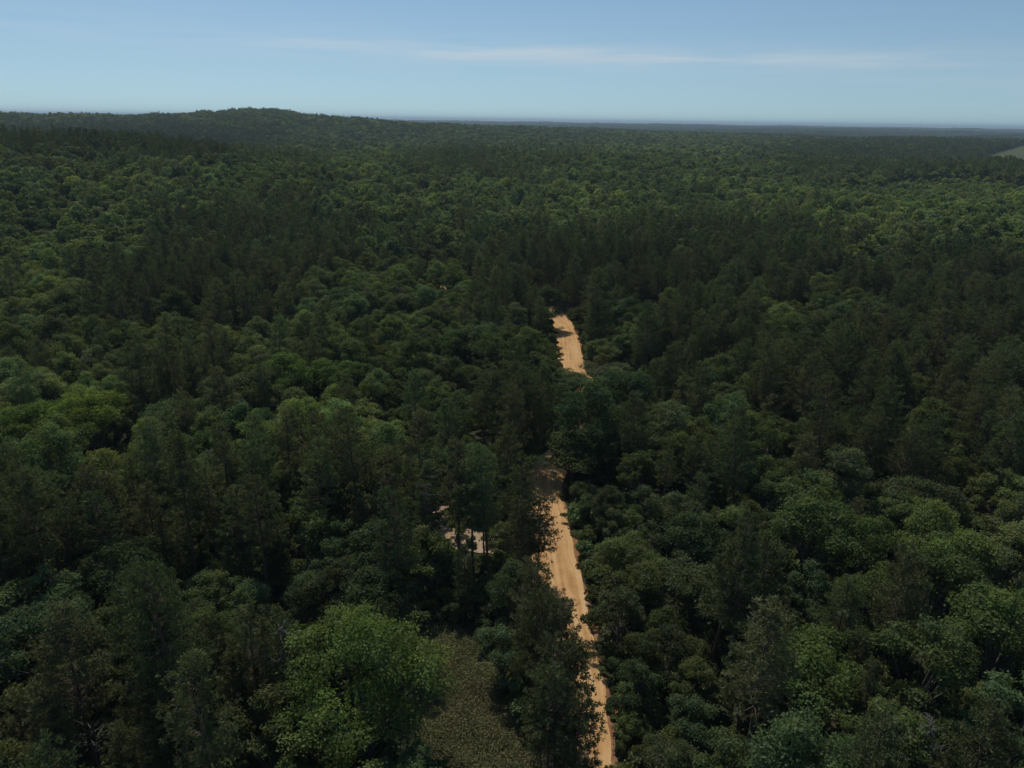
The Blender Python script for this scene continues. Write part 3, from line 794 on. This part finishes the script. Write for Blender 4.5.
# ------------------------------------------------------------------ forest masses (stuff)
def scatter(name, pos, idx, rot, scl, tint, label):
    n = len(pos)
    me = bpy.data.meshes.new(name)
    me.vertices.add(n); me.vertices.foreach_set('co', np.asarray(pos, np.float32).ravel())
    def attr(nm, ty, key, v):
        a = me.attributes.new(nm, ty, 'POINT'); a.data.foreach_set(key, np.ascontiguousarray(v).ravel())
    attr('idx', 'INT', 'value', np.asarray(idx, np.int32))
    attr('rot', 'FLOAT_VECTOR', 'vector', np.asarray(rot, np.float32))
    attr('scl', 'FLOAT_VECTOR', 'vector', np.asarray(scl, np.float32))
    attr('tint', 'FLOAT_VECTOR', 'vector', np.asarray(tint, np.float32))
    o = link(name, me); struct(o, label, 'stuff')
    ng = GN
    md = o.modifiers.new('scatter', 'NODES'); md.node_group = ng
    return o
def make_gn():
    ng = bpy.data.node_groups.new('scatter', 'GeometryNodeTree')
    ng.interface.new_socket('Geometry', in_out='INPUT', socket_type='NodeSocketGeometry')
    ng.interface.new_socket('Geometry', in_out='OUTPUT', socket_type='NodeSocketGeometry')
    n, l = ng.nodes, ng.links
    gi, go = n.new('NodeGroupInput'), n.new('NodeGroupOutput')
    ip = n.new('GeometryNodeInstanceOnPoints'); ci = n.new('GeometryNodeCollectionInfo')
    ci.inputs['Collection'].default_value = protos; ci.inputs['Separate Children'].default_value = True; ci.inputs['Reset Children'].default_value = True
    ip.inputs['Pick Instance'].default_value = True
    def na_(nm, ty):
        a = n.new('GeometryNodeInputNamedAttribute'); a.data_type = ty; a.inputs['Name'].default_value = nm
        return a.outputs['Attribute']
    l.new(gi.outputs[0], ip.inputs['Points']); l.new(ci.outputs[0], ip.inputs['Instance'])
    l.new(na_('idx', 'INT'), ip.inputs['Instance Index'])
    er = n.new('FunctionNodeEulerToRotation'); l.new(na_('rot', 'FLOAT_VECTOR'), er.inputs[0]); l.new(er.outputs[0], ip.inputs['Rotation'])
    l.new(na_('scl', 'FLOAT_VECTOR'), ip.inputs['Scale'])
    l.new(ip.outputs[0], go.inputs[0])
    return ng
GN = make_gn()

rows = {'p': [], 'b': []}
for t in trees:
    if t.get('own'): continue
    r = math.hypot(t['x'], t['y'])
    rows[t['kind']].append(((t['x'], t['y'], t['z']), PIDX[(t['kind'], 0 if r < 330 else 1, t['k'])], (*t['lean'], t['rot']), (t['sxy'], t['sxy'], t['sz']), t['tint']))

def wood(r1, r2, cell, lod, half_ang, grow):
    P = grid(r1, r2, cell, half_ang)
    P = P[~inside(P, field_poly)]
    if r1 < 450: P = P[road_dist(P) > HALF + 2]
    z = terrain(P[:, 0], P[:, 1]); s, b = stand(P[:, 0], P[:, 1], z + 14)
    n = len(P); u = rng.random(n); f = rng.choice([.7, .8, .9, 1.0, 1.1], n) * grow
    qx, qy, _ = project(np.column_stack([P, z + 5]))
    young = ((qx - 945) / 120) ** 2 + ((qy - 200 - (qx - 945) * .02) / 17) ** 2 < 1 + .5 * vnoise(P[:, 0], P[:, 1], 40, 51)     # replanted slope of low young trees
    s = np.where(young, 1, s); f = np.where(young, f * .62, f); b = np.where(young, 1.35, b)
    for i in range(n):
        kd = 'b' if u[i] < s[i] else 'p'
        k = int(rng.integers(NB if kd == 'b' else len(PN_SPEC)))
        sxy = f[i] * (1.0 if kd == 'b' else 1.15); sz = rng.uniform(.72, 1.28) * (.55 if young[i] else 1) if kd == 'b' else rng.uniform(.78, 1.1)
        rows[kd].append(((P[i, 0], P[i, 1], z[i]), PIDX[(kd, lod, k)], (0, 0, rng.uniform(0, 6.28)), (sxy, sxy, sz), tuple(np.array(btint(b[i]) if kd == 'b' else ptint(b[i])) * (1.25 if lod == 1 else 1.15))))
wood(420, 1000, 6.2, 1, R(41), 1.0)
wood(1000, 2700, 8.2, 2, R(39), 1.22)
P = grid(2700, 8000, 34, R(38)); P = P[~inside(P, field_poly)]; z = terrain(P[:, 0], P[:, 1])
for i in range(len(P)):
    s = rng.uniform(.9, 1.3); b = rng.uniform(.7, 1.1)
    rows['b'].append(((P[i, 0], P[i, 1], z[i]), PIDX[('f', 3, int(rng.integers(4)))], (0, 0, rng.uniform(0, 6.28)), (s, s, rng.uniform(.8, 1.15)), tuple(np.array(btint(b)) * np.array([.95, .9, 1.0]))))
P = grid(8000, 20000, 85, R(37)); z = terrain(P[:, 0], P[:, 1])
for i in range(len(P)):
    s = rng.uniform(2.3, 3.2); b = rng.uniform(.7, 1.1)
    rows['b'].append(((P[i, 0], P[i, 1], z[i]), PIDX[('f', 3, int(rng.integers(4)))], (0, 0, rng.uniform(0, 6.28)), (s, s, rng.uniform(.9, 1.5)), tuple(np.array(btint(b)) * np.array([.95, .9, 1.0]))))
for kd, nm, lb in (('p', 'pine_forest', 'mass of dark pines filling the slopes beyond the nearer trees'), ('b', 'broadleaf_forest', 'mass of green broadleaf crowns stretching to the horizon')):
    v = rows[kd]
    scatter(nm, [r[0] for r in v], [r[1] for r in v], [r[2] for r in v], [r[3] for r in v], [r[4] for r in v], lb)
print('forest', len(rows['p']), len(rows['b']), 'near trees', len(trees))

# undergrowth between the near trunks and along the road
P = grid(36, 300, 2.1, R(44)); d = road_dist(P)
P = P[(d > HALF + .1) & ~inside(P, scrub_poly) & (~inside(P, sand_poly) | (rng.random(len(P)) < .7))]
d = road_dist(P); keep = (rng.random(len(P)) < np.where(d < 9, .95, .45)) & (np.hypot(P[:, 0], P[:, 1]) < 260); P = P[keep]
z = terrain(P[:, 0], P[:, 1]); n = len(P)
f = rng.uniform(.6, 1.5, n) * np.where(road_dist(P) < HALF + 1.2, .55, 1)
scatter('undergrowth', np.column_stack([P, z]), [PIDX[('u', 0, int(rng.integers(4)))] for _ in range(n)], np.column_stack([np.zeros((n, 2)), rng.uniform(0, 6.28, n)]),
        np.column_stack([f, f, f]), [btint(rng.uniform(.75, 1.2)) for _ in range(n)], 'low green bushes filling the gaps between trunks')

# dry scrub on the strip
lo, hi = scrub_poly.min(0), scrub_poly.max(0)
P = rng.uniform(lo, hi, (12000, 2)); P = P[inside(P, scrub_poly)][:5200]
n = len(P); g = rng
c = []; nv = []; s_ = []; tn = []
for (x, y) in P:
    lump = float(vnoise(x, y, 3.0, 21)); mix_ = float(vnoise(x, y, 5.5, 41))
    h = max(.12, g.uniform(.2, 1.3) * (.55 + .75 * lump)); q = 16
    cc = np.array([x, y, float(terrain(x, y)) + .1]) + g.normal(size=(q, 3)) * np.array([.4, .4, .0]) + np.column_stack([np.zeros((q, 2)), g.uniform(0, max(h, .1), q)])
    c.append(cc); nv.append(unit(g.normal(size=(q, 3)) + np.array([0, 0, .6]))); s_.append(g.uniform(.07, .15, q))
    w = np.clip(g.random() * .7 + .15 + .45 * mix_, 0, .97); col = np.array([.215, .185, .10]) if w < .45 else (np.array([.165, .18, .08]) if w < .93 else np.array([.27, .23, .15]))
    tn.append(np.repeat((col * g.uniform(.85, 1.15) * (1 + .3 * mix_))[None], q, 0))
V, F = leaf_quads(np.concatenate(c), np.concatenate(nv), np.concatenate(s_), .5, g)
sc_ = link('dry_scrub', np_mesh('dry_scrub', V, [F], [M_BRUSH], tone=np.concatenate(tn))); sc_['tint'] = [1.0, 1.0, 1.0]
struct(sc_, 'knee high brown and olive brush on the cleared strip', 'stuff')

# ------------------------------------------------------------------ haze
hm, n, l = mat('thin_haze')
out = n.new('ShaderNodeOutputMaterial'); pv = n.new('ShaderNodeVolumePrincipled')
pv.inputs['Color'].default_value = (.68, .86, .99, 1); pv.inputs['Density'].default_value = 7.0e-5; pv.inputs['Anisotropy'].default_value = .2
l.new(pv.outputs[0], out.inputs['Volume'])
zmin = float(Vg[:, 2].min()) - 1.0
v = np.array([(x, y, z) for z in (zmin, 125.0) for x, y in ((-62000, -62000), (62000, -62000), (62000, 62000), (-62000, 62000))], float)
f = np.array([(3, 2, 1, 0), (4, 5, 6, 7), (0, 1, 5, 4), (1, 2, 6, 5), (2, 3, 7, 6), (3, 0, 4, 7)])
hz = link('haze', np_mesh('haze', v, [f], [hm])); struct(hz, 'thin blue air over the far forest', 'stuff')
